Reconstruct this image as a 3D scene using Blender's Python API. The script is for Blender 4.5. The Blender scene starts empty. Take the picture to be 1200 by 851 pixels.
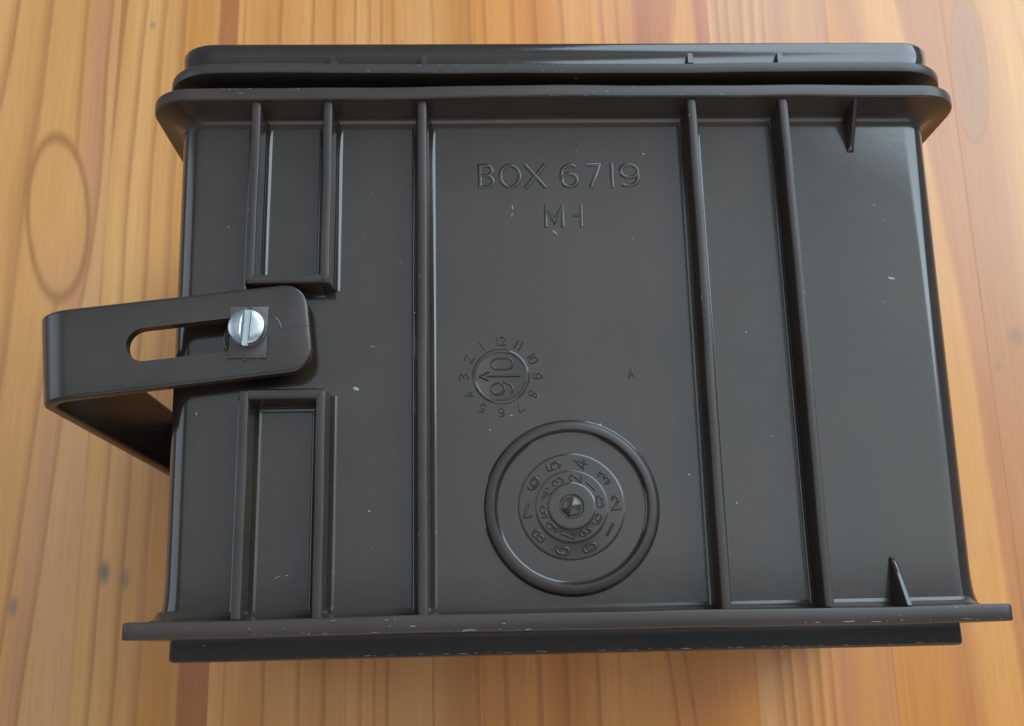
import bpy, bmesh, math, random
from mathutils import Vector, Matrix
random.seed(7)
sc = bpy.context.scene
COL = sc.collection
S = 0.001                                   # everything below is written in millimetres
rad = math.radians

# ------------------------------------------------------------------ camera
cam_d = bpy.data.cameras.new('camera')
cam = bpy.data.objects.new('camera', cam_d)
COL.objects.link(cam)
rot = ((0.9992570988, 0.0134081108, -0.0361313301),
       (-0.0219926206, 0.9682763473, -0.2489121129),
       (0.0316476712, 0.2495218185, 0.9678518931))
M = Matrix([list(r) + [0] for r in rot] + [[0, 0, 0, 1]])
cam.matrix_world = Matrix.Translation((-0.02502538, -0.07242638, 0.42078107)) @ M
cam_d.sensor_width = 36.0
cam_d.lens = 36.0 * 1280.0 / 1200.0
cam_d.clip_start = 0.01
cam_d.clip_end = 50.0
cam_d.dof.use_dof = True
cam_d.dof.focus_distance = 0.287
cam_d.dof.aperture_fstop = 21.0
sc.camera = cam

# ------------------------------------------------------------------ world, lamps, exposure
w = bpy.data.worlds.new('World')
sc.world = w
w.use_nodes = True
bg = w.node_tree.nodes['Background']
bg.inputs['Color'].default_value = (0.62, 0.80, 1.0, 1)
bg.inputs['Strength'].default_value = 0.33


def area(name, loc, target, sx, sy, radiance, color):
    d = bpy.data.lights.new(name, 'AREA')
    d.shape = 'RECTANGLE'
    d.size, d.size_y = sx, sy
    d.energy = radiance * math.pi * sx * sy
    d.color = color
    o = bpy.data.objects.new(name, d)
    COL.objects.link(o)
    o.location = loc
    o.rotation_euler = (Vector(target) - Vector(loc)).to_track_quat('-Z', 'Y').to_euler()
    return o


area('window_light', (1.06, 1.26, 1.16), (0.05, 0.05, 0.08), 1.7, 1.6, 6.6, (0.66, 0.85, 1.0))
area('west_window_light', (-1.7, 0.3, 0.7), (0.0, 0.0, 0.08), 1.0, 1.2, 1.9, (0.74, 0.88, 1.0))
area('south_fill_light', (0.3, -1.5, 1.25), (0.0, 0.0, 0.1), 1.8, 1.0, 1.5, (1.0, 0.95, 0.88))  # added soft fill lifting south-facing undersides and the near wood; no known window
# the ceiling's bounce light: brighter towards the window, fading softly to all sides
CW, CH = 4.4, 2.2
ceil = area('ceiling_light', (0.65, 0.70, 2.3), (0.65, 0.701, 0.0), CW, CH, 1.0, (0.83, 0.945, 1.0))
ceil.rotation_euler = (0, 0, 0)
ceil.data.use_nodes = True
lt = ceil.data.node_tree
em = lt.nodes['Emission']
geo = lt.nodes.new('ShaderNodeNewGeometry')
sp = lt.nodes.new('ShaderNodeSeparateXYZ')
lt.links.new(geo.outputs['Position'], sp.inputs[0])


def lt_range(sock, a, b, c, d):
    n = lt.nodes.new('ShaderNodeMapRange')
    n.interpolation_type = 'SMOOTHSTEP'
    lt.links.new(sock, n.inputs['Value'])
    for k, x in zip(('From Min', 'From Max', 'To Min', 'To Max'), (a, b, c, d)):
        n.inputs[k].default_value = x
    return n.outputs['Result']


def lt_mul(a, b):
    n = lt.nodes.new('ShaderNodeMath')
    n.operation = 'MULTIPLY'
    lt.links.new(a, n.inputs[0])
    lt.links.new(b, n.inputs[1])
    return n.outputs[0]


lev = lt_range(sp.outputs[0], -1.0, 1.5, 0.76, 2.3)
lev = lt_mul(lev, lt_range(sp.outputs[1], -0.03, 0.10, 0.22, 1.0))
lev = lt_mul(lev, lt_range(sp.outputs[1], 0.80, 1.40, 1.0, 0.25))
lt.links.new(lev, em.inputs['Strength'])

vs = sc.view_settings
vs.view_transform = 'Standard'
vs.look = 'None'
vs.exposure = 0.0
vs.gamma = 1.0
sc.cycles.use_denoising = True


# ------------------------------------------------------------------ materials
class NT:
    def __init__(self, name):
        self.m = bpy.data.materials.new(name)
        self.m.use_nodes = True
        self.t = self.m.node_tree
        self.b = self.t.nodes['Principled BSDF']

    def n(self, kind, **kw):
        nd = self.t.nodes.new(kind)
        for k, v in kw.items():
            setattr(nd, k, v)
        return nd

    def put(self, sock, v):
        if hasattr(v, 'links'):
            self.t.links.new(v, sock)
        else:
            sock.default_value = v

    def math(self, op, a, b=0.0, c=0.0, clamp=False):
        nd = self.n('ShaderNodeMath', operation=op, use_clamp=clamp)
        self.put(nd.inputs[0], a)
        self.put(nd.inputs[1], b)
        self.put(nd.inputs[2], c)
        return nd.outputs[0]

    def noise(self, vec, scale, detail=2.0, rough=0.5):
        nd = self.n('ShaderNodeTexNoise')
        self.put(nd.inputs['Vector'], vec)
        nd.inputs['Scale'].default_value = scale
        nd.inputs['Detail'].default_value = detail
        nd.inputs['Roughness'].default_value = rough
        return nd.outputs['Fac']

    def mapping(self, vec, scale=(1, 1, 1), loc=(0, 0, 0)):
        nd = self.n('ShaderNodeMapping')
        self.put(nd.inputs['Vector'], vec)
        nd.inputs['Scale'].default_value = scale
        nd.inputs['Location'].default_value = loc
        return nd.outputs[0]

    def mix(self, fac, a, b, blend='MIX'):
        nd = self.n('ShaderNodeMix', data_type='RGBA', blend_type=blend)
        self.put(nd.inputs['Factor'], fac)
        self.put(nd.inputs['A'], a)
        self.put(nd.inputs['B'], b)
        return nd.outputs['Result']

    def rng(self, v, a, b, c, d):
        nd = self.n('ShaderNodeMapRange')
        self.put(nd.inputs['Value'], v)
        for k, x in zip(('From Min', 'From Max', 'To Min', 'To Max'), (a, b, c, d)):
            nd.inputs[k].default_value = x
        return nd.outputs['Result']


def plastic(name, base, rough, specks=0.93, ior=1.52):
    t = NT(name)
    pos = t.n('ShaderNodeNewGeometry').outputs['Position']
    mottle = t.noise(pos, 35.0, 4.0, 0.6)
    fine = t.noise(pos, 420.0, 3.0, 0.6)
    wave = t.noise(pos, 14.0, 1.0, 0.4)
    # sparse pale specks where the plastic is nicked
    warp = t.n('ShaderNodeVectorMath', operation='ADD')
    nz = t.n('ShaderNodeTexNoise')
    t.put(nz.inputs['Vector'], pos)
    nz.inputs['Scale'].default_value = 900.0
    sc_ = t.n('ShaderNodeVectorMath', operation='SCALE')
    t.put(sc_.inputs[0], nz.outputs['Color'])
    sc_.inputs['Scale'].default_value = 0.0011
    t.put(warp.inputs[0], pos)
    t.put(warp.inputs[1], sc_.outputs[0])
    vo = t.n('ShaderNodeTexVoronoi')
    t.put(vo.inputs['Vector'], warp.outputs[0])
    vo.inputs['Scale'].default_value = 150.0
    sep = t.n('ShaderNodeSeparateColor')
    t.put(sep.inputs[0], vo.outputs['Color'])
    pick = t.math('GREATER_THAN', sep.outputs[0], specks)
    size = t.rng(sep.outputs[1], 0, 1, 0.02, 0.075)
    dot = t.math('MULTIPLY', t.math('LESS_THAN', vo.outputs['Distance'], size), pick)
    c = t.mix(t.rng(mottle, 0.3, 0.7, 0, 1), tuple(x * 0.86 for x in base) + (1,), tuple(x * 1.14 for x in base) + (1,))
    c = t.mix(dot, c, (0.30, 0.27, 0.24, 1))
    t.put(t.b.inputs['Base Color'], c)
    rub = t.noise(t.mapping(pos, (70, 95, 70)), 1.0, 6.0, 0.72)
    patch = t.noise(pos, 11.0, 3.0, 0.6)
    film = t.math('MULTIPLY', t.rng(rub, 0.45, 0.80, 0.0, 0.045), t.rng(patch, 0.35, 0.65, 0.25, 1.0))
    c = t.mix(film, c, (0.24, 0.22, 0.20, 1))
    t.put(t.b.inputs['Base Color'], c)
    r = t.math('ADD', t.rng(patch, 0.3, 0.7, rough - 0.02, rough + 0.05), t.math('MULTIPLY', dot, 0.3))
    r = t.math('ADD', r, t.math('MULTIPLY', film, 0.8))
    t.put(t.b.inputs['Roughness'], r)
    t.b.inputs['IOR'].default_value = ior
    bp1 = t.n('ShaderNodeBump')
    bp1.inputs['Strength'].default_value = 0.05
    bp1.inputs['Distance'].default_value = 0.0002
    t.put(bp1.inputs['Height'], fine)
    bp2 = t.n('ShaderNodeBump')
    bp2.inputs['Strength'].default_value = 0.5
    bp2.inputs['Distance'].default_value = 0.0012
    t.put(bp2.inputs['Height'], wave)
    t.put(bp2.inputs['Normal'], bp1.outputs[0])
    t.put(t.b.inputs['Normal'], bp2.outputs[0])
    return t.m


PLASTIC = plastic('dark_brown_plastic', (0.029, 0.0195, 0.0135), 0.10)
PLASTIC_WORN = plastic('worn_brown_plastic', (0.040, 0.0275, 0.0200), 0.24)
PLASTIC_RUBBED = plastic('rubbed_brown_plastic', (0.044, 0.0315, 0.0262), 0.36, ior=1.38)
PLASTIC_STRAP = plastic('strap_brown_plastic', (0.028, 0.0195, 0.0145), 0.27)
PLASTIC_CLIP = plastic('clip_plastic', (0.070, 0.051, 0.045), 0.40)


def flat_mat(name, col, rough, metal=0.0):
    t = NT(name)
    pos = t.n('ShaderNodeNewGeometry').outputs['Position']
    nz = t.noise(pos, 700.0, 4.0, 0.65)
    t.put(t.b.inputs['Base Color'], t.mix(t.rng(nz, 0.3, 0.7, 0, 1), tuple(c * 0.8 for c in col) + (1,), col + (1,)))
    t.put(t.b.inputs['Roughness'], t.rng(nz, 0.3, 0.7, rough - 0.06, rough + 0.08))
    t.b.inputs['Metallic'].default_value = metal
    bp = t.n('ShaderNodeBump')
    bp.inputs['Strength'].default_value = 0.25
    bp.inputs['Distance'].default_value = 0.0001
    t.put(bp.inputs['Height'], nz)
    t.put(t.b.inputs['Normal'], bp.outputs[0])
    return t.m


ZINC = flat_mat('zinc_plated_steel', (0.50, 0.54, 0.55), 0.36, 1.0)
SCUFF = flat_mat('scuffed_plastic', (0.34, 0.31, 0.28), 0.55)


# ------------------------------------------------------------------ mesh helpers
def tag(o, label=None, cat=None, kind=None):
    if label:
        o['label'] = label
    if cat:
        o['category'] = cat
    if kind:
        o['kind'] = kind


def empty(name, loc=(0, 0, 0)):
    o = bpy.data.objects.new(name, None)
    o.empty_display_size = 0.02
    COL.objects.link(o)
    o.location = [c * S for c in loc]
    return o


def build(name, bm, mat, parent, smooth=35.0, origin=None, rub=None):
    """links a bmesh written in world millimetres as one object below parent"""
    bmesh.ops.recalc_face_normals(bm, faces=bm.faces)
    if rub:                                  # faces that stand proud are rubbed dull
        bm.normal_update()
        for f in bm.faces:
            f.material_index = 1 if rub(f) else 0
    off = Vector(origin) if origin else Vector((0, 0, 0))
    for v in bm.verts:
        v.co = (v.co - off) * S
    me = bpy.data.meshes.new(name)
    bm.to_mesh(me)
    bm.free()
    me.materials.append(mat)
    if rub:
        me.materials.append(PLASTIC_RUBBED)
    if smooth:
        me.shade_smooth()
        me.set_sharp_from_angle(angle=rad(smooth))
    o = bpy.data.objects.new(name, me)
    COL.objects.link(o)
    wloc = off * S
    if parent is not None:
        o.parent = parent
        p = parent
        while p is not None:
            wloc = wloc - p.location
            p = p.parent
    o.location = wloc
    return o


def warp(ring, amp, ph):
    """long moulded lips are never quite straight"""
    return [(x, y + amp * (math.sin(x * 0.031 + ph) + 0.45 * math.sin(x * 0.083 + 2.1 * ph) + 0.25 * math.sin(x * 0.19 + ph)), z + amp * 0.6 * math.sin(x * 0.045 + ph * 3)) for x, y, z in ring]


def rect_ring(x0, x1, z0, z1, r, y, n=7, sub=0):
    pts = []
    for cx, cz, a0 in ((x1 - r, z1 - r, 0), (x0 + r, z1 - r, 90), (x0 + r, z0 + r, 180), (x1 - r, z0 + r, 270)):
        for i in range(n + 1):
            a = rad(a0 + 90.0 * i / n)
            pts.append((cx + r * math.cos(a), y, cz + r * math.sin(a)))
    # a point just inside each end of the straight sides keeps the flat faces flat
    out = []
    for i, p in enumerate(pts):
        q = pts[(i + 1) % len(pts)]
        out.append(p)
        if i % (n + 1) == n:
            d = Vector(q) - Vector(p)
            L = d.length
            if L > 3:
                out.append(tuple(Vector(p) + d / L * 0.8))
                for k in range(1, sub):
                    out.append(tuple(Vector(p) + d * (k / sub)))
                out.append(tuple(Vector(q) - d / L * 0.8))
            else:
                out.append(tuple(Vector(p) + d * 0.3))
                out.append(tuple(Vector(p) + d * 0.7))
    return out


def loft(bm, rings, cap0=True, cap1=True, closed=True):
    rows = [[bm.verts.new(p) for p in ring] for ring in rings]
    n = len(rows[0])
    for a, b in zip(rows, rows[1:]):
        for i in range(n if closed else n - 1):
            j = (i + 1) % n
            bm.faces.new((a[i], a[j], b[j], b[i]))
    if cap0:
        bm.faces.new(rows[0])
    if cap1:
        bm.faces.new(rows[-1])
    return rows


def box(bm, x0, x1, y0, y1, z0, z1, bev=0.0, seg=2):
    vs_ = [bm.verts.new((x, y, z)) for z in (z0, z1) for y in (y0, y1) for x in (x0, x1)]
    f = [bm.faces.new([vs_[i] for i in q]) for q in
         ((0, 1, 3, 2), (4, 5, 7, 6), (0, 1, 5, 4), (2, 3, 7, 6), (0, 2, 6, 4), (1, 3, 7, 5))]
    if bev:
        es = list({e for q in f for e in q.edges})
        bmesh.ops.bevel(bm, geom=es, offset=bev, segments=seg, affect='EDGES', profile=0.5)


def lathe(bm, cx, cy, prof, n=64, cap=True):
    """profile of (radius, z) turned about the vertical through cx, cy"""
    rows = []
    for r, z in prof:
        rows.append([bm.verts.new((cx + r * math.cos(2 * math.pi * i / n), cy + r * math.sin(2 * math.pi * i / n), z)) for i in range(n)])
    for a, b in zip(rows, rows[1:]):
        for i in range(n):
            j = (i + 1) % n
            bm.faces.new((a[i], a[j], b[j], b[i]))
    if cap:
        bm.faces.new(rows[-1])


# ------------------------------------------------------------------ the table: glued pine planks
KEY = {'L': (0.640, 0.395, 0.190), 'M': (0.570, 0.325, 0.135), 'O': (0.530, 0.270, 0.085), 'D': (0.345, 0.165, 0.062),
       'R': (0.400, 0.165, 0.075), 'P': (0.500, 0.268, 0.160), 'B': (0.330, 0.155, 0.060), 'G': (0.410, 0.265, 0.215),
       'Y': (0.660, 0.420, 0.220), 'W': (0.66, 0.44, 0.27)}
KEY = {k: (c[0] * 1.07, c[1] * 0.79, c[2] * 0.51) for k, c in KEY.items()}


def wood(name, x0, wdt, bands, lines, drift, seed, knot=None, tongue=None, spots=(), gain=(1, 1, 1), tone='G'):
    """bands: (mm from the plank's left edge, tone); lines: (mm, half width, tone) of single year rings"""
    t = NT(name)
    tc = t.n('ShaderNodeTexCoord').outputs['Object']
    sx = t.n('ShaderNodeSeparateXYZ')
    t.put(sx.inputs[0], tc)
    u, v = sx.outputs[0], sx.outputs[1]
    # the rings wander along the plank: slope, bow and slow noise
    d1, d2 = drift
    slow = t.noise(t.mapping(tc, (7, 4.0, 1), (seed * 3.1, seed * 1.7, 0)), 1.0, 2.0, 0.5)
    wob = t.math('MULTIPLY', t.math('SUBTRACT', slow, 0.5), 0.013)
    quick = t.noise(t.mapping(tc, (60, 14, 1), (seed * 1.3, seed, 0)), 1.0, 2.0, 0.6)
    wob = t.math('ADD', wob, t.math('MULTIPLY', t.math('SUBTRACT', quick, 0.5), 0.0014))
    uu = t.math('ADD', u, wob)
    vv = t.math('SUBTRACT', v, 0.19)
    uu = t.math('ADD', uu, t.math('MULTIPLY', vv, d1))
    uu = t.math('ADD', uu, t.math('MULTIPLY', t.math('MULTIPLY', vv, vv), d2))
    if knot:                                 # rings on the open side bow out round the knot
        kv = t.math('DIVIDE', t.math('SUBTRACT', v, knot[1] * S), knot[3] * S * 1.25)
        bell = t.math('EXPONENT', t.math('MULTIPLY', t.math('MULTIPLY', kv, kv), -1.0))
        side = t.rng(u, 0.0, (knot[0] - x0) * S, 1.0, -0.4)
        uu = t.math('ADD', uu, t.math('MULTIPLY', t.math('MULTIPLY', bell, side), 0.0085))
    fac = t.math('DIVIDE', uu, wdt * S)
    stops = []
    lines = sorted(lines)

    def band_at(x):
        x = max(0.0, min(wdt, x))
        prev = bands[0]
        for bnd in bands:
            if bnd[0] > x:
                f_ = (x - prev[0]) / max(1e-6, bnd[0] - prev[0])
                return tuple(p * (1 - f_) + q * f_ for p, q in zip(KEY[prev[1]], KEY[bnd[1]]))
            prev = bnd
        return KEY[prev[1]]

    ev = [(x, KEY[k]) for x, k in bands]
    for x, hw, k in lines:
        ev = [e for e in ev if not (x - hw * 2.2 <= e[0] <= x + hw * 0.7)]
        ev += [(x - hw * 2.2, band_at(x - hw * 2.2)), (x, tuple(0.70 * p + 0.30 * q for p, q in zip(KEY[k], band_at(x)))), (x + hw * 0.7, band_at(x + hw * 0.7))]
    ev.sort(key=lambda e: e[0])
    ev = [e for e in ev if 0 <= e[0] <= wdt][:32]
    rp = t.n('ShaderNodeValToRGB')
    cr = rp.color_ramp
    cr.interpolation = 'LINEAR'
    while len(cr.elements) < len(ev):
        cr.elements.new(0.5)
    for e, (x, c) in zip(cr.elements, ev):
        e.position = x / wdt
    for e, (x, c) in zip(cr.elements, ev):
        e.color = c + (1,)
    t.put(rp.inputs[0], fac)
    col = rp.outputs[0]

    def ellipse(cx, cy, ax, ay, slant, wgl):
        a = t.math('SUBTRACT', u, (cx - x0) * S)
        b_ = t.math('SUBTRACT', v, cy * S)
        a = t.math('ADD', a, t.math('MULTIPLY', b_, slant))
        a = t.math('ADD', a, t.math('MULTIPLY', t.math('SUBTRACT', slow, 0.5), wgl))
        a = t.math('DIVIDE', a, ax * S)
        b_ = t.math('DIVIDE', b_, ay * S)
        return t.math('SQRT', t.math('ADD', t.math('MULTIPLY', a, a), t.math('MULTIPLY', b_, b_)))

    if knot:
        cx, cy, ax, ay, slant = knot
        d = ellipse(cx, cy, ax, ay, slant, 0.02)
        inside = t.rng(d, 0.90, 1.02, 1.0, 0.0)
        col = t.mix(inside, col, KEY['M'] + (1,))
        low = t.math('MULTIPLY', inside, t.rng(v, (cy - ay * 0.7) * S, cy * S, 0.35, 0.0))
        col = t.mix(low, col, KEY['P'] + (1,))
        ring = t.rng(t.math('ABSOLUTE', t.math('SUBTRACT', d, 0.97)), 0.0, 0.13, 0.80, 0.0)
        col = t.mix(ring, col, tuple(c * 0.85 for c in KEY['D']) + (1,))
    if tongue:
        cx, cy, ax, ay, slant = tongue
        d = ellipse(cx, cy, ax, ay, slant, 0.012)
        col = t.mix(t.rng(d, 0.80, 1.05, 0.80, 0.0), col, KEY[tone] + (1,))
        edge = t.rng(t.math('ABSOLUTE', t.math('SUBTRACT', d, 0.98)), 0.0, 0.10, 0.35, 0.0)
        col = t.mix(edge, col, KEY['D'] + (1,))
    for cx, cy, ax, ay, st in spots:
        d = ellipse(cx, cy, ax, ay, 0.0, 0.006)
        col = t.mix(t.rng(d, 0.35, 1.1, st, 0.0), col, (0.17, 0.125, 0.09, 1))
    # fibres, pores and broad tone
    fib = t.noise(t.mapping(tc, (900, 16, 1), (seed, seed * 2.0, 0)), 1.0, 3.0, 0.65)
    col = t.mix(1.0, col, t.mix(t.rng(fib, 0.25, 0.75, 0, 1), (0.88, 0.85, 0.81, 1), (1.07, 1.07, 1.07, 1)), 'MULTIPLY')
    broad = t.noise(t.mapping(tc, (26, 5, 1), (seed * 5.0, seed, 0)), 1.0, 3.0, 0.55)
    col = t.mix(1.0, col, t.mix(t.rng(broad, 0.3, 0.7, 0, 1), (0.90, 0.86, 0.80, 1), (1.06, 1.07, 1.10, 1)), 'MULTIPLY')
    pore = t.noise(t.mapping(tc, (1400, 90, 1), (seed * 2.2, seed, 0)), 1.0, 1.0, 0.5)
    col = t.mix(t.rng(pore, 0.70, 0.80, 0.0, 0.38), col, KEY['B'] + (1,))
    col = t.mix(1.0, col, gain + (1,) if len(gain) == 3 else gain, 'MULTIPLY')
    t.put(t.b.inputs['Base Color'], col)
    t.put(t.b.inputs['Roughness'], t.rng(broad, 0.3, 0.7, 0.20, 0.27))
    t.b.inputs['IOR'].default_value = 1.48
    b1 = t.n('ShaderNodeBump')
    b1.inputs['Strength'].default_value = 0.10
    b1.inputs['Distance'].default_value = 0.0002
    t.put(b1.inputs['Height'], fib)
    b2 = t.n('ShaderNodeBump')
    b2.inputs['Strength'].default_value = 0.33
    b2.inputs['Distance'].default_value = 0.0016
    t.put(b2.inputs['Height'], t.noise(t.mapping(tc, (22, 9, 1), (seed, 0, 0)), 1.0, 1.0, 0.5))
    t.put(b2.inputs['Normal'], b1.outputs[0])
    t.put(t.b.inputs['Normal'], b2.outputs[0])
    return t.m


table = empty('pine_table', (0, 0, 0))
tag(table, 'varnished pine table top of glued planks under the dark plastic box', 'table')
# left edge, bands, lines, drift
PL = {
    -224: dict(gain=(0.98, 1.10, 1.30), bands=[(0, 'L'), (14, 'M'), (24, 'M'), (35, 'M'), (44, 'P'), (51, 'L')],
               lines=[(7, 1.6, 'D'), (21, 2.2, 'D'), (37, 1.2, 'D'), (47, 1.1, 'D')], drift=(-0.03, 0.05),
               knot=(-193, 100, 13.5, 36, 0.10), spots=((-196, -55, 2.2, 4.5, 0.6),)),
    -173.5: dict(gain=(0.98, 1.08, 1.22), bands=[(0, 'M'), (9, 'L'), (20, 'M'), (27, 'M'), (28.5, 'O'), (38, 'O'), (40.5, 'M'), (41.5, 'R'), (50, 'R')],
                 lines=[(1.2, 1.0, 'B'), (10, 1.3, 'D'), (18.5, 1.3, 'D'), (27, 1.5, 'D')], drift=(-0.02, -0.03),
                 spots=((-164.5, -43, 2.6, 5.2, 0.85), (-156.5, -46, 2.0, 4.8, 0.55), (-160, 187, 1.6, 2.4, 0.5))),
    -123.5: dict(bands=[(0, 'L'), (12, 'M'), (28, 'L'), (40, 'M'), (50, 'L')],
                 lines=[(3, 0.5, 'R'), (18, 0.8, 'D'), (31, 0.8, 'D'), (40, 0.9, 'D'), (49, 0.7, 'D')], drift=(0.01, 0.0)),
    -73.2: dict(bands=[(0, 'L'), (14, 'M'), (30, 'L'), (44, 'O'), (50, 'M')],
                lines=[(4.5, 0.9, 'R'), (10, 0.7, 'D'), (15, 0.7, 'D'), (32, 0.5, 'D'), (48.5, 1.0, 'R')], drift=(0.01, 0.0)),
    -22.7: dict(gain=(1.06, 0.92, 0.66), bands=[(0, 'M'), (15, 'L'), (25, 'O'), (42, 'L'), (51, 'M')],
                lines=[(5, 0.9, 'D'), (17, 1.2, 'R'), (26.5, 1.2, 'D'), (38, 1.0, 'D')], drift=(0.03, 0.05)),
    28.3: dict(gain=(1.05, 0.90, 0.64), bands=[(0, 'L'), (14, 'M'), (30, 'L'), (43, 'M'), (45.5, 'R'), (51, 'P')],
               lines=[(4.5, 1.0, 'R'), (11, 0.8, 'D')], drift=(0.03, -0.12), tongue=(57, 226, 10, 92, -0.05), tone='R'),
    79.5: dict(gain=(0.96, 0.93, 0.92), bands=[(0, 'Y'), (8, 'L'), (23, 'L'), (29, 'P'), (38, 'M'), (52, 'P')],
               lines=[(5, 1.7, 'R'), (9.0, 1.3, 'D'), (15.0, 2.2, 'R'), (20, 1.4, 'D'), (24.5, 1.2, 'R')], drift=(0.02, 0.04)),
    131.5: dict(gain=(0.92, 0.84, 0.60), bands=[(0, 'M'), (12, 'P'), (20, 'Y'), (32, 'Y'), (34.5, 'P'), (52, 'P')],
                lines=[(9, 2.0, 'P')], drift=(0.085, 0.10)),
    183.6: dict(gain=(0.91, 0.87, 0.64), bands=[(0, 'P'), (8, 'P'), (24, 'Y'), (40, 'Y'), (52, 'L')],
                lines=[(33, 1.4, 'M'), (43, 1.2, 'D')], drift=(0.07, 0.12), tongue=(192, 166, 8.2, 36, -0.06),
                spots=((196, 44, 3.5, 4.5, 0.40), (187, 32, 1.8, 2.5, 0.35))),
}
edges = sorted(PL) + [235.8]
left = [edges[0] - 50.5 * i for i in range(4, 0, -1)]
right = [edges[-1] + 50.5 * i for i in range(4)]
alle = left + edges[:-1] + right + [right[-1] + 50.5]
for i, (xa, xb) in enumerate(zip(alle, alle[1:])):
    spec = PL.get(xa)
    if spec is None:
        rr = random.Random(i)
        spec = dict(bands=[(0, rr.choice('LM')), (25, rr.choice('LMP')), (50, rr.choice('LM'))],
                    lines=[(rr.uniform(3, 48), rr.uniform(0.6, 1.6), 'D') for _ in range(5)], drift=(rr.uniform(-.04, .04), 0))
    bm = bmesh.new()
    box(bm, xa + 0.012, xb - 0.012, -380, 520, -24, 0, 0.06, 1)
    m = wood('pine_board', xa, xb - xa, seed=1.0 + i * 1.37, **spec)
    build('plank', bm, m, table, smooth=0, origin=(xa, 0, 0))

# ------------------------------------------------------------------ the box
F = 135.0                                    # height of the face that looks up
BK = 9.5                                     # height of the face that looks down
thing = empty('plastic_box', (0, 0, 0))
tag(thing, 'dark brown ribbed plastic box with raised BOX 6719 lettering and strap handle, lying on table', 'box')


def hw_at(y):
    return 105.8 + 1.8 * (y + 64.0) / 136.0


bm = bmesh.new()
rings = []
for y, e in ((-66.5, 3.0), (-64.8, 2.2), (-63.6, 1.4), (-62.0, 0.75), (-60.0, 0.3), (-57.0, 0.08), (-53.0, 0.0)):
    h = hw_at(y) + e
    rings.append(rect_ring(0.4 - h, 0.4 + h, BK, F, 6.5 + e, y, 10))
for y in (-20, 10, 40, 60, 68, 74, 78):
    h = hw_at(y)
    rings.append(rect_ring(0.4 - h, 0.4 + h, BK, F, 6.5, y, 10))
loft(bm, rings)
build('body', bm, PLASTIC, thing)

# rim flange: a collar that flares out from the body to a lip
bm = bmesh.new()
rings = []
for o, y, r in ((-0.3, 69.8, 6.2), (0.05, 70.6, 6.5), (0.3, 71.4, 6.6), (0.8, 72.15, 6.6), (1.6, 72.8, 6.5), (3.2, 73.5, 6.8), (6.0, 74.3, 8.0), (8.5, 74.95, 10.5),
                (9.15, 75.1, 11.4), (9.5, 75.5, 11.9), (9.5, 78.1, 11.9), (9.25, 78.6, 11.6), (8.8, 78.8, 11), (-9, 78.85, 3)):
    h = 107.4 + o - 1.3 * min(1.0, max(0.0, o / 3.0)) - 0.6 * min(1.0, max(0.0, (o - 3.0) / 3.0))
    rings.append(warp(rect_ring(-h + 0.55, h + 0.55, BK - o, F + o, r, y, 10, 24), 0.28 * min(1.0, max(0.0, o / 9.0)), 1.0))
loft(bm, rings)
build('rim_flange', bm, PLASTIC_WORN, thing, rub=lambda f: abs(f.normal.y) < 0.75 and f.calc_center_median().y > 75.0)

# base flange with square corners, and the plinth below it
bm = bmesh.new()
rings = []
for o, y in ((-0.4, -62.6), (0.05, -63.1), (0.3, -63.7), (0.8, -64.25), (1.5, -64.7), (2.4, -64.98), (3.4, -65.12), (8.8, -65.25), (9.3, -65.4), (9.5, -65.75), (9.5, -69.1), (9.35, -69.4), (9.0, -69.55), (-6, -69.6)):
    if o < 3.0:
        h, r = 106.2 + o * 0.5, 5.0
    else:
        h, r = 101.2 + o, (4.0 if o < 4 else 1.8)
    rings.append(warp(rect_ring(-h - 0.8, h - 0.8, BK - o, F + o, r, y, 5, 24), 0.20 * min(1.0, max(0.0, o / 9.0)), 2.3))
loft(bm, rings)
build('base_flange', bm, PLASTIC_WORN, thing, rub=lambda f: abs(f.normal.y) < 0.75 and f.calc_center_median().y < -65.3)

bm = bmesh.new()
rings = []
for o, y in ((-0.2, -69.0), (0, -74.3), (-0.15, -74.9), (-0.7, -75.3), (-3, -75.35)):
    h = 102.3 + o
    rings.append(rect_ring(-h - 0.8, h - 0.8, BK + 1 - o, F - 2.2 + o - 0.5 * (-69 - y) / 6, 1.6, y, 4))
loft(bm, rings)
build('plinth', bm, PLASTIC, thing)

# lid
LX = 1.8
bm = bmesh.new()
rings = []
for o, y in ((1.0, 87.4), (0.6, 87.75), (0.3, 88.2), (0.1, 88.9), (0.2, 92.0), (0.3, 95.0), (0.15, 95.4), (-0.25, 95.75), (-4, 95.8)):
    h = 110.0 + o
    rings.append(rect_ring(LX - h, LX + h, 13 - o, F + 3.0 + o, 10.5 + o * 0.5, y, 12))
loft(bm, rings)
lid = build('lid', bm, PLASTIC, thing)
bm = bmesh.new()
rings = []
for o, y in ((-12, 84.3), (-0.6, 84.35), (-0.15, 84.5), (0, 84.85), (0, 87.0), (-0.15, 87.4), (-0.5, 87.55), (-9, 87.6)):
    h = 113.6 + o
    rings.append(warp(rect_ring(LX - h, LX + h, 9.0 - o, F + 6.5 + o, 15.5 + o * 0.6, y, 12, 24), 0.22, 4.0))
loft(bm, rings)
build('lid_flange', bm, PLASTIC_WORN, lid, rub=lambda f: abs(f.normal.y) < 0.75)
bm = bmesh.new()
rings = []
for y in (78.0, 84.2):
    rings.append(rect_ring(LX - 103, LX + 103, 18, F - 7.0, 8, y, 6))
loft(bm, rings)
build('lid_neck', bm, PLASTIC, lid)
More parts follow.
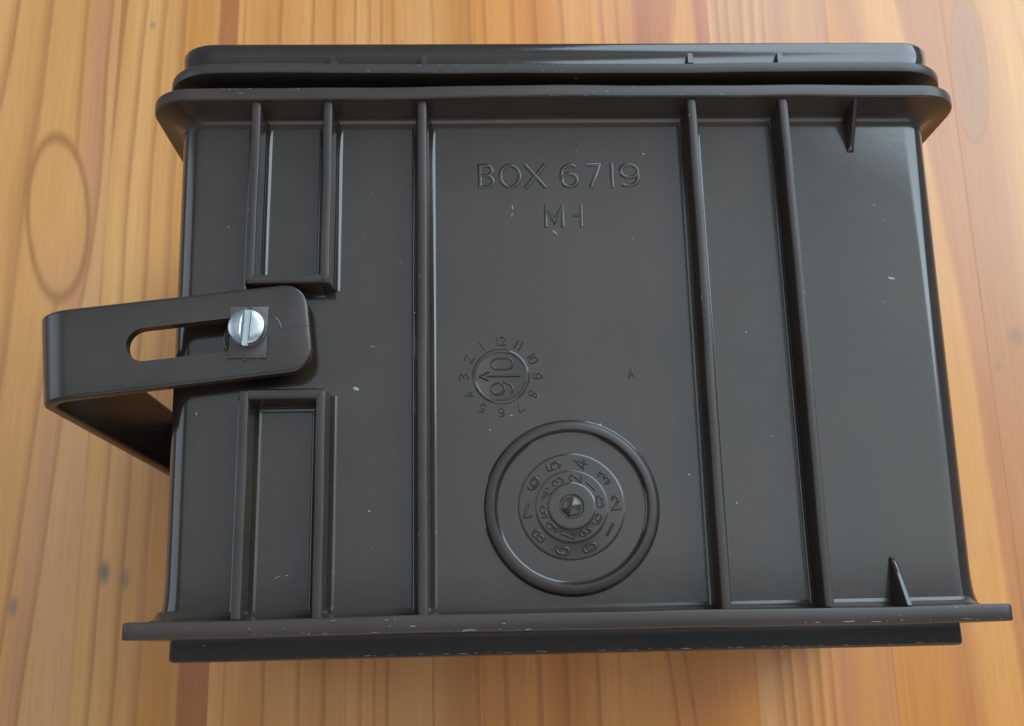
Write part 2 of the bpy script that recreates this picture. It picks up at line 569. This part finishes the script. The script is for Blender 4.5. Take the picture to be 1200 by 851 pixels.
for x in (-63.4, -37.6, 38.6, 64.6):
    bm = bmesh.new()
    vs0 = [(x - .8, 87.5, F + 2), (x + .8, 87.5, F + 2), (x + .8, 87.5, F + 6.3), (x - .8, 87.5, F + 6.3)]
    vs1 = [(x - .7, 90.8, F + 2), (x + .7, 90.8, F + 2), (x + .7, 90.8, F + 5.8), (x - .7, 90.8, F + 5.8)]
    vs2 = [(x - .4, 91.6, F + 2), (x + .4, 91.6, F + 2), (x + .4, 91.6, F + 4.4), (x - .4, 91.6, F + 4.4)]
    loft(bm, [vs0, vs1, vs2])
    build('lid_rib', bm, PLASTIC_WORN, lid)


# ribs on the face
def rib_profile():
    p = [(3.5, -0.05), (2.95, 0.10), (2.45, 0.40), (2.05, 0.90), (1.85, 1.6)]
    p += [(1.28, 7.4), (1.08, 7.9), (0.66, 8.1)]
    return p + [(-a, b) for a, b in reversed(p)]


def bar(name, ax, c, a0, a1, parent=thing, soft0=False, soft1=False):
    """a rib along x or y at cross position c, from a0 to a1"""
    bm = bmesh.new()
    rings = []
    st = []
    if soft0:
        st += [(a0, 0.93, 0.0), (a0 + 0.45, 0.98, 0.0), (a0 + 1.0, 1.0, 0)]
    else:
        st += [(a0, 1, 0)]
    if soft1:
        st += [(a1 - 1.0, 1, 0), (a1 - 0.45, 0.98, 0), (a1, 0.93, 0)]
    else:
        st += [(a1, 1, 0)]
    if st[-1][0] - st[0][0] > 20:
        mids = [st[0][0] + (st[-1][0] - st[0][0]) * k / 18 for k in range(1, 18)]
        st = sorted(st + [(q, 1, 0) for q in mids])
    for a, zs, _ in st:
        ring = []
        for d, z in rib_profile():
            z_ = F + z * zs
            jit = (0.10 * math.sin(a * 0.06 + c) + 0.05 * math.sin(a * 0.21 + 2 * c)) * (z / 8.0)
            ring.append((c + d + jit, a, z_) if ax == 'y' else (a, c + d, z_))
        rings.append(ring)
    loft(bm, rings)
    return build(name, bm, PLASTIC, parent, rub=lambda f: min(v.co.z for v in f.verts) > F + 7.0)


TOP, BOT = 74.9, -65.15
for c in (-84.0, -64.2):
    bar('rib', 'y', c, 22.0, TOP, soft0=True)
    bar('rib', 'y', c - 0.2, BOT, -7.4, soft1=True)
for c in (-38.1, 37.7, 63.8):
    bar('rib', 'y', c, BOT, TOP)
for y, name in ((23.1, 'cross_rib'), (-8.5, 'cross_rib')):
    bar(name, 'x', y, -83.2, -65.0)


# gussets
def gusset(x, ya, yb, name='gusset'):
    """wedge from nothing at ya up to full height at yb"""
    bm = bmesh.new()
    rings = []
    for k in (0.0, 0.04, 0.12, 0.5, 1.0):
        y = ya + (yb - ya) * k
        h = 0.5 + 7.9 * k if k else 0.05
        wd = 0.9 + 0.5 * k
        rings.append([(x - wd - 0.35 * k, y, F - 0.1), (x - wd, y, F + h * 0.5), (x - wd * 0.75, y, F + h * 0.86), (x - wd * 0.35, y, F + h), (x + wd * 0.35, y, F + h),
                      (x + wd * 0.75, y, F + h * 0.86), (x + wd, y, F + h * 0.5), (x + wd + 0.35 * k, y, F - 0.1)])
    loft(bm, rings)
    return build(name, bm, PLASTIC, thing)


gusset(84.4, 62.2, 74.9)
gusset(83.9, -52.6, -65.2)

# a narrow strip on the left flank
bm = bmesh.new()
box(bm, -106.9, -104.0, 41, 57.5, F - 30, F - 14, 0.4)
build('side_strip', bm, PLASTIC, thing)

# ------------------------------------------------------------------ raised characters
def arc(cx, cy, rx, ry, a0, a1, n=12):
    return [(cx + rx * math.cos(rad(a0 + (a1 - a0) * i / n)), cy + ry * math.sin(rad(a0 + (a1 - a0) * i / n))) for i in range(n + 1)]


# strokes on a glyph of height 1, (points, closed), with the advance box width
GL = {
    '0': (0.56, [(arc(.28, .72, .28, .28, 0, 180, 8) + arc(.28, .28, .28, .28, 180, 360, 8), True)]),
    '1': (0.14, [([(.07, 1), (.07, 0)], False)]),
    '2': (0.56, [(arc(.28, .73, .27, .27, 165, -35, 9) + [(.0, 0), (.58, 0)], False)]),
    '3': (0.56, [(arc(.26, .75, .25, .25, 150, -90, 9), False), (arc(.26, .26, .29, .26, 90, -150, 9), False)]),
    '4': (0.60, [([(.44, 0), (.44, 1), (0, .28), (.62, .28)], False)]),
    '5': (0.56, [([(.52, 1), (.1, 1), (.05, .55)] + arc(.26, .32, .29, .32, 115, -145, 10), False)]),
    '6': (0.60, [([(.50, .93)] + arc(.34, .60, .34, .39, 65, 180, 7) + [(.0, .30)], False), (arc(.29, .30, .29, .30, 0, 350, 14), True)]),
    '7': (0.56, [([(0, 1), (.56, 1), (.18, 0)], False)]),
    '8': (0.58, [(arc(.29, .76, .23, .24, 0, 350, 12), True), (arc(.29, .26, .29, .26, 0, 350, 12), True)]),
    '9': (0.60, [([(.10, .07)] + arc(.26, .40, .34, .39, -115, 0, 7) + [(.60, .70)], False), (arc(.31, .70, .29, .30, 0, 350, 14), True)]),
    'A': (0.66, [([(0, 0), (.33, 1), (.66, 0)], False), ([(.12, .34), (.54, .34)], False)]),
    'B': (0.60, [([(0, 0), (0, 1), (.34, 1)] + arc(.34, .76, .22, .24, 80, -80, 7) + [(.0, .52)], False),
                 ([(.30, .52)] + arc(.34, .26, .26, .26, 80, -80, 7) + [(0, 0)], False)]),
    'O': (0.82, [(arc(.41, .5, .41, .5, 0, 350, 24), True)]),
    'X': (0.76, [([(0, 0), (.76, 1)], False), ([(0, 1), (.76, 0)], False)]),
    'M': (0.78, [([(0, 0), (0, 1), (.39, .22), (.78, 1), (.78, 0)], False)]),
    '-': (0.24, [([(0, .42), (.24, .42)], False)]),
    '^': (0.5, [([(.25, 0), (.25, 1)], False), ([(.05, .80), (.25, 1.0), (.45, .80)], False)]),
}


def stroke(bm, pts, closed, wd, h, z):
    P = [Vector(p) for p in pts]
    n = len(P)
    rows = []
    if not closed:
        P[0] = P[0] - (P[1] - P[0]).normalized() * wd * 0.6
        P[-1] = P[-1] + (P[-1] - P[-2]).normalized() * wd * 0.6
    for i, p in enumerate(P):
        if closed:
            a, b = P[i - 1], P[(i + 1) % n]
        else:
            a, b = P[max(0, i - 1)], P[min(n - 1, i + 1)]
        d1 = (p - a).normalized() if (p - a).length > 1e-9 else (b - p).normalized()
        d2 = (b - p).normalized() if (b - p).length > 1e-9 else d1
        tn = (d1 + d2)
        tn = tn.normalized() if tn.length > 1e-6 else d1
        nrm = Vector((-tn.y, tn.x))
        k = 1.0 / max(0.45, abs(nrm.dot(Vector((-d1.y, d1.x)))))
        row = []
        for o, hh in ((-1, -0.06), (-0.8, h * 0.55), (-0.4, h * 0.94), (0.0, h), (0.4, h * 0.94), (0.8, h * 0.55), (1, -0.06)):
            q = p + nrm * (o * wd * k)
            row.append(bm.verts.new((q.x, q.y, z + hh)))
        rows.append(row)
    prs = list(zip(rows, rows[1:]))
    if closed:
        prs.append((rows[-1], rows[0]))
    for a, b in prs:
        for i in range(len(a) - 1):
            bm.faces.new((a[i], a[i + 1], b[i + 1], b[i]))
    if not closed:
        bm.faces.new(rows[0])
        bm.faces.new(rows[-1])


def glyph(ch, name, cx, cy, height, ang, wd, h, z, parent, stretch=1.0, mat=None):
    gw, st = GL[ch]
    bm = bmesh.new()
    ca, sa = math.cos(rad(ang)), math.sin(rad(ang))
    for k, (pts, closed) in enumerate(st):
        q = []
        for px, py in pts:
            a, b = (px - gw / 2) * height * stretch, (py - 0.5) * height
            q.append((cx + a * ca - b * sa, cy + a * sa + b * ca))
        stroke(bm, q, closed, wd, h, z + 0.012 * k)
    return build(name, bm, mat or PLASTIC, parent, smooth=50, origin=(cx, cy, z))


# the big legend
leg = empty('raised_legend', (0, 50, F))
leg.parent = thing
for ch, xa, xb in (('B', -22.3, -18.6), ('O', -16.5, -11.0), ('X', -9.2, -3.9), ('6', 0.9, 5.4), ('7', 8.0, 11.7), ('1', 15.2, 15.2), ('9', 17.5, 22.6)):
    gw = GL[ch][0]
    hgt = 6.6
    stv = min(1.35, (xb - xa) / (gw * hgt)) if ch != '1' else 1
    glyph(ch, 'letter' if ch in 'BOX' else 'digit', (xa + xb) / 2, 55.6, hgt, 0.2, 0.64, 0.23, F, leg, stv)
for ch, cx in (('M', -1.6), ('1', 6.0)):
    glyph(ch, 'letter' if ch == 'M' else 'digit', cx, 43.5, 6.1, 0.2, 0.62, 0.28, F, leg, 1.0)
glyph('-', 'dash', 4.7, 44.0, 6.0, 0, 0.3, 0.3, F, leg, 1.0)
glyph('A', 'letter', 17.9, -2.1, 2.7, 0, 0.24, 0.36, F, leg, 0.8)

# date stamp
DX, DY = -17.4, -2.6
bm = bmesh.new()
lathe(bm, DX, DY, [(7.75, F - 0.1), (7.55, F + 0.16), (7.3, F + 0.30), (6.95, F + 0.30), (6.75, F + 0.16), (6.5, F + 0.10)], 64)
stamp = build('date_stamp', bm, PLASTIC, thing, smooth=20)
for k in range(12):
    num = str(k if k else 12)
    a = 90 + 30 * k
    R_ = 9.9
    cx, cy = DX + R_ * math.cos(rad(a)), DY + R_ * math.sin(rad(a))
    if len(num) == 1:
        glyph(num, 'digit', cx, cy, 2.3, a - 90, 0.22, 0.34, F, stamp)
    else:
        for j, ch in enumerate(num):
            dx = -0.75 if j == 0 else 0.65
            ca, sa = math.cos(rad(a - 90)), math.sin(rad(a - 90))
            glyph(ch, 'digit', cx + dx * ca, cy + dx * sa, 2.3, a - 90, 0.22, 0.34, F, stamp)
glyph('0', 'digit', DX + 0.4, DY + 3.4, 5.8, 90, 0.28, 0.36, F + 0.10, stamp, 0.95)
glyph('9', 'digit', DX + 0.3, DY - 3.5, 5.8, 90, 0.28, 0.36, F + 0.10, stamp, 0.95)
bm = bmesh.new()
stroke(bm, [(DX + 5.0, DY + 0.05), (DX - 3.6, DY + 0.05)], False, 0.36, 0.42, F + 0.10)
for s in (-1, 1):
    stroke(bm, [(DX - 5.8, DY + 0.05), (DX - 3.4, DY + 0.05 + s * 1.15)], False, 0.30, 0.5, F + 0.115 + 0.01 * s)
build('arrow', bm, PLASTIC, stamp)

# number dial inside its ring
CX, CY = 0.4, -38.0
bm = bmesh.new()
lathe(bm, CX, CY, [(23.3, F - 0.05), (22.95, F + 0.15), (22.8, F + 0.6), (22.55, F + 1.0), (22.2, F + 1.25), (21.7, F + 1.42), (20.75, F + 1.55), (20.4, F + 1.5), (20.15, F + 1.25), (19.95, F + 0.45), (19.7, F + 0.14), (19.2, F - 0.05)], 128, cap=False)
build('dial_ring', bm, PLASTIC, thing, rub=lambda f: min(v.co.z for v in f.verts) > F + 0.9)
bm = bmesh.new()
lathe(bm, CX, CY, [(14.2, F - 0.05), (13.95, F + 0.06), (13.7, F + 0.14), (13.5, F + 0.165), (13.35, F + 0.17), (9.8, F + 0.17), (9.65, F + 0.18), (9.5, F + 0.22), (9.25, F + 0.30), (9.05, F + 0.325), (8.9, F + 0.33), (6.5, F + 0.33), (6.38, F + 0.345), (6.2, F + 0.42), (5.9, F + 0.50),
                   (5.7, F + 0.525), (5.5, F + 0.53), (3.45, F + 0.53), (3.3, F + 0.525), (3.15, F + 0.46), (3.05, F + 0.02)], 96)
dial = build('number_dial', bm, PLASTIC, thing, smooth=12)
for k in range(10):
    a = -68 + 36 * k
    glyph(str(k), 'digit', CX + 11.6 * math.cos(rad(a)), CY + 11.6 * math.sin(rad(a)), 3.3, a, 0.36, 0.42, F + 0.17, dial, 0.92)
    a = 9 + 36 * k
    glyph(str(k), 'digit', CX + 7.5 * math.cos(rad(a)), CY + 7.5 * math.sin(rad(a)), 2.9, a, 0.30, 0.38, F + 0.33, dial, 0.85)
bm = bmesh.new()
lathe(bm, CX, CY, [(2.75, F - 0.05), (2.75, F + 0.9), (2.65, F + 1.2), (0.25, F + 2.7), (0.08, F + 2.75)], 6)
bmesh.ops.rotate(bm, verts=bm.verts, cent=(CX, CY, F), matrix=Matrix.Rotation(rad(14), 3, 'Z'))
bmesh.ops.bevel(bm, geom=list(bm.edges), offset=0.12, segments=2, affect='EDGES')
build('pointer_pin', bm, PLASTIC_WORN, dial, smooth=25)

# ------------------------------------------------------------------ carrying handle, clip and screw
PX, PY, ANG = -83.4, 8.35, 6.2
W_, TH = 12.2, 1.75
path = []                                   # (u, z, normal u, normal z, half width)
for k in range(9):
    a = rad(90 * k / 8)
    path.append((9.5 + 6 * math.cos(a), F + 6.2, 0, 1, W_ - 6 + 6 * math.sin(a)))
for u in (0, -15, -30, -44):
    path.append((u, F + 6.2, 0, 1, W_))
ZC, RC = F + 6.2 - 7.5, 7.5
for k in range(9):
    a = rad(90 + 90 * k / 8)
    path.append((-47.0 + RC * math.cos(a), ZC + RC * math.sin(a), math.cos(a), math.sin(a), W_))
ZB = 10.5
for k in range(9):
    a = rad(180 + 90 * k / 8)
    path.append((-47.0 + RC * math.cos(a), ZB + RC * math.sin(a), math.cos(a), math.sin(a), W_))
for u in (-30, 0):
    path.append((u, ZB - RC, 0, -1, W_))
for k in range(9):
    a = rad(90 - 90 * k / 8)
    path.append((9.5 + 6 * math.cos(a), ZB - RC, 0, -1, W_ - 6 + 6 * math.sin(a)))
sec = []
for sx_, sy_, a0 in ((1, 1, 0), (-1, 1, 90), (-1, -1, 180), (1, -1, 270)):
    for i in range(5):
        a = rad(a0 + 90 * i / 4)
        sec.append((sx_ , 1.0 * math.cos(a), sy_ * (TH - 1.0) + 1.0 * math.sin(a)))
ca, sa = math.cos(rad(ANG)), math.sin(rad(ANG))
bm = bmesh.new()
rings = []
for u, z, nu, nz, hw in path:
    ring = []
    for s, dv, tt in sec:
        v = s * (hw - 1.0) + dv
        uu, zz = u + nu * tt, z + nz * tt
        ring.append((PX + uu * ca - v * sa, PY + uu * sa + v * ca, zz))
    rings.append(ring)
loft(bm, rings)
handle = build('carrying_handle', bm, PLASTIC_STRAP, thing, origin=(PX, PY, F))
# the long slot
bm = bmesh.new()
st = []
for k in range(13):
    a = rad(90 + 180 * k / 12)
    st.append((-27.6 + 4.5 * math.cos(a), 4.5 * math.sin(a)))
for k in range(13):
    a = rad(-90 + 180 * k / 12)
    st.append((-0.6 + 4.5 * math.cos(a), 4.5 * math.sin(a)))
loft(bm, [[(PX + u * ca - v * sa, PY + u * sa + v * ca, z) for u, v in st] for z in (F + 2, F + 12)])
cut = build('cutter', bm, PLASTIC_WORN, None, smooth=0)
md = handle.modifiers.new('slot', 'BOOLEAN')
md.operation = 'DIFFERENCE'
md.object = cut
md.solver = 'EXACT'
bpy.context.view_layer.update()
me = bpy.data.meshes.new_from_object(handle.evaluated_get(bpy.context.evaluated_depsgraph_get()))
handle.modifiers.clear()
handle.data = me
me.shade_smooth()
me.set_sharp_from_angle(angle=rad(35))
bpy.data.objects.remove(cut)
# mould parting ridge along the middle of the strap
for u0, u1, zt in ((8.2, 15.4, 0.05), (-46.5, -32.6, 0.02)):
    bm = bmesh.new()
    pts = []
    for u, v in ((u0, -0.12), (u1, -0.12), (u1, 0.12), (u0, 0.12)):
        pts.append((PX + u * ca - v * sa, PY + u * sa + v * ca))
    loft(bm, [[(x, y, F + 7.6) for x, y in pts], [(x, y, F + 7.95 + zt) for x, y in pts]])
    build('parting_line', bm, PLASTIC, handle)

bm = bmesh.new()
stroke(bm, [(PX + u * ca - v * sa, PY + u * sa + v * ca) for u, v in arc(3.2, 0.3, 4.9, 4.2, 75, 0, 10)], False, 0.28, 0.22, F + 7.95)
build('mould_mark', bm, PLASTIC, handle)

# pivot boss between the face and the strap
bm = bmesh.new()
lathe(bm, PX - 1.0, PY - 0.4, [(7.6, F - 0.1), (7.0, F + 0.5), (6.7, F + 4.2), (6.4, F + 4.4)], 40)
build('pivot_boss', bm, PLASTIC, thing)
# clip plate under the screw
bm = bmesh.new()
box(bm, PX - 5.3, PX + 4.7, PY - 7.2, PY + 7.1, F + 7.6, F + 8.5, 0.25, 2)
for x, y, dx, dy in ((PX - 4.7, PY - 6.9, 0.45, 0.35), (PX + 4.0, PY - 6.9, 0.45, 0.35), (PX + 0.1, PY + 6.6, 0.4, 0.4), (PX - 0.9, PY - 7.3, 0.22, 0.7)):
    box(bm, x - dx, x + dx, y - dy, y + dy, F + 8.1, F + 8.85, 0.15, 1)
bmesh.ops.rotate(bm, verts=bm.verts, cent=(PX, PY, F), matrix=Matrix.Rotation(rad(-0.6), 3, 'Z'))
build('clip_plate', bm, PLASTIC_CLIP, thing)
# slotted screw: a washer face, the head's drum, and two half moons that leave the slot open
SX, SY = PX + 0.0, PY + 0.3
bm = bmesh.new()
lathe(bm, SX, SY, [(2.6, F + 2), (2.6, F + 8.4), (4.75, F + 8.5), (4.85, F + 9.3), (4.85, F + 11.1)], 48)
screw = build('screw', bm, ZINC, thing, origin=(SX, SY, F))
SA = -4.0
for s in (-1, 1):
    bm = bmesh.new()
    a0 = math.degrees(math.asin(0.78 / 4.82))
    out = []
    n = 24
    for k in range(n + 1):
        a = rad(-90 + a0 + (180 - 2 * a0) * k / n)
        out.append((4.82 * math.cos(a), 4.82 * math.sin(a)))
    sh = lambda r: [(s * max(0.78 + (1 - r) * 1.2, x * r), y * r) for x, y in out]
    rr_ = [(1.0, F + 11.0), (1.0, F + 12.1), (0.975, F + 12.5), (0.92, F + 12.75), (0.6, F + 13.05), (0.3, F + 13.15)]
    c2, s2 = math.cos(rad(SA)), math.sin(rad(SA))
    rings = []
    for r, z in rr_:
        ring = []
        for x, y in sh(r):
            x = s * max(abs(x), 0.78)
            ring.append((SX + x * c2 - y * s2, SY + x * s2 + y * c2, z))
        rings.append(ring)
    loft(bm, rings)
    build('screw_head_half', bm, ZINC, screw, smooth=40)

# ------------------------------------------------------------------ scuffs and nicked edges: thin pale flakes
bm = bmesh.new()
rr = random.Random(4)


def flake(x, y, z, ln, wd, ang, nrm='z'):
    n = 7
    pts = []
    for k in range(n):
        a = 2 * math.pi * k / n
        q = rr.uniform(0.55, 1.0)
        pts.append((ln * q * math.cos(a), wd * q * math.sin(a)))
    c_, s_ = math.cos(rad(ang)), math.sin(rad(ang))
    lo, hi = [], []
    for a, b in pts:
        p, q = a * c_ - b * s_, a * s_ + b * c_
        if nrm == 'z':
            lo.append((x + p, y + q, z - 0.05))
            hi.append((x + p * 0.7, y + q * 0.7, z + 0.04))
        else:
            lo.append((x + p, y + 0.05, z + q))
            hi.append((x + p * 0.7, y - 0.04, z + q * 0.7))
    loft(bm, [lo, hi])


for x, y, ln, wd, an in ((-56.3, -5.4, 1.6, 0.75, -12), (92.0, 24.0, 1.5, 0.6, -15), (-13.2, 46.2, 1.3, 0.16, 100), (-13.4, 43.9, 1.0, 0.14, 75), (-1.5, 38.6, 1.6, 0.22, -45),
                         (-98.2, -11.6, 0.5, 0.3, 80), (-75.5, -54.6, 1.5, 0.16, 25), (-73.2, -54.3, 1.2, 0.15, -10), (-52.4, -38.2, 0.5, 0.4, 0), (8.6, -16.4, 0.9, 0.6, 10),
                         (31.8, -30.0, 0.7, 0.5, -20), (24.5, 62.2, 0.6, 0.25, 10), (89.6, 46.0, 0.6, 0.2, -25), (92.0, 41.6, 0.9, 0.12, -60), (-44.5, 30.2, 0.4, 0.2, 0),
                         (20.3, 36.6, 0.5, 0.15, 0), (-92, 41, 0.4, 0.3, 0), (-7.5, -8.2, 0.4, 0.2, 80), (-52, 6.2, 1.3, 0.15, -8), (-14.8, -13.4, 0.5, 0.25, 0),
                         (55, -20, 0.4, 0.2, 10), (50, 9, 0.5, 0.2, 30), (44, -37.8, 0.4, 0.25, 10), (-70.5, 15 + 26, 0.35, 0.2, 30)):
    flake(x, y, F, ln, wd, an)
for k in range(70):                                                   # lip of the rim
    flake(rr.uniform(-98, 100), rr.choice((78.0, 78.2, 75.7, 76.8)) + rr.uniform(-.15, .15), F + 9.45, 0.1 + rr.random() ** 3 * 1.2, rr.uniform(0.03, 0.10), rr.uniform(-12, 12))
for k in range(110):                                                  # edge of the base flange
    flake(rr.uniform(-109, 107), rr.choice((-66.0, -68.9, -69.0, -69.0, -67.6)) + rr.uniform(-.12, .12), F + 9.47, 0.15 + rr.random() ** 3 * 2.0, rr.uniform(0.04, 0.15), rr.uniform(-10, 10))
for k in range(90):                                                   # lid flange and plinth edges
    flake(rr.uniform(-90, 94), rr.choice((85.1, 86.8, 86.9, 86.9)) + rr.uniform(-.1, .1), F + 6.47, 0.1 + rr.random() ** 3 * 1.2, rr.uniform(0.03, 0.09), rr.uniform(-8, 8))
for k in range(50):
    flake(rr.uniform(-60, 99), -74.5 + rr.uniform(-.12, .1), F - 2.7, 0.2 + rr.random() ** 2 * 2.0, rr.uniform(0.03, 0.10), rr.uniform(-4, 4))
for c, y0, y1 in ((-84, 24, 73), (-64.2, 24, 73), (-84.2, -64, -9), (-64.4, -64, -9), (-38.1, -64, 73), (37.7, -64, 73), (63.8, -64, 73)):
    for k in range(int((y1 - y0) / 5)):                               # rubbed rib edges and crumbs in the fillets
        y = rr.uniform(y0, y1)
        if rr.random() < 0.6:
            flake(c + rr.choice((-0.85, 0.85)) + rr.uniform(-.2, .2), y, F + 7.98, 0.1 + rr.random() ** 2 * 0.9, rr.uniform(0.04, 0.12), 90 + rr.uniform(-12, 12))
        else:
            flake(c + rr.choice((2.6, -2.7)) + rr.uniform(-.3, .4), y, F + 0.25, rr.uniform(0.1, 0.35), rr.uniform(0.05, 0.16), rr.uniform(0, 180))
for k in range(60):                                                   # hair scratches on the panels
    x, y = rr.uniform(-100, 100), rr.uniform(-60, 66)
    if math.hypot(x - CX, y - CY) < 26 or (x < -62 and -9 < y < 24):
        continue
    flake(x, y, F - 0.02, 0.15 + rr.random() ** 3 * 1.8, rr.uniform(0.02, 0.06), rr.uniform(0, 180))
sf = build('scuff_marks', bm, SCUFF, thing, smooth=0)
sf['kind'] = 'stuff'
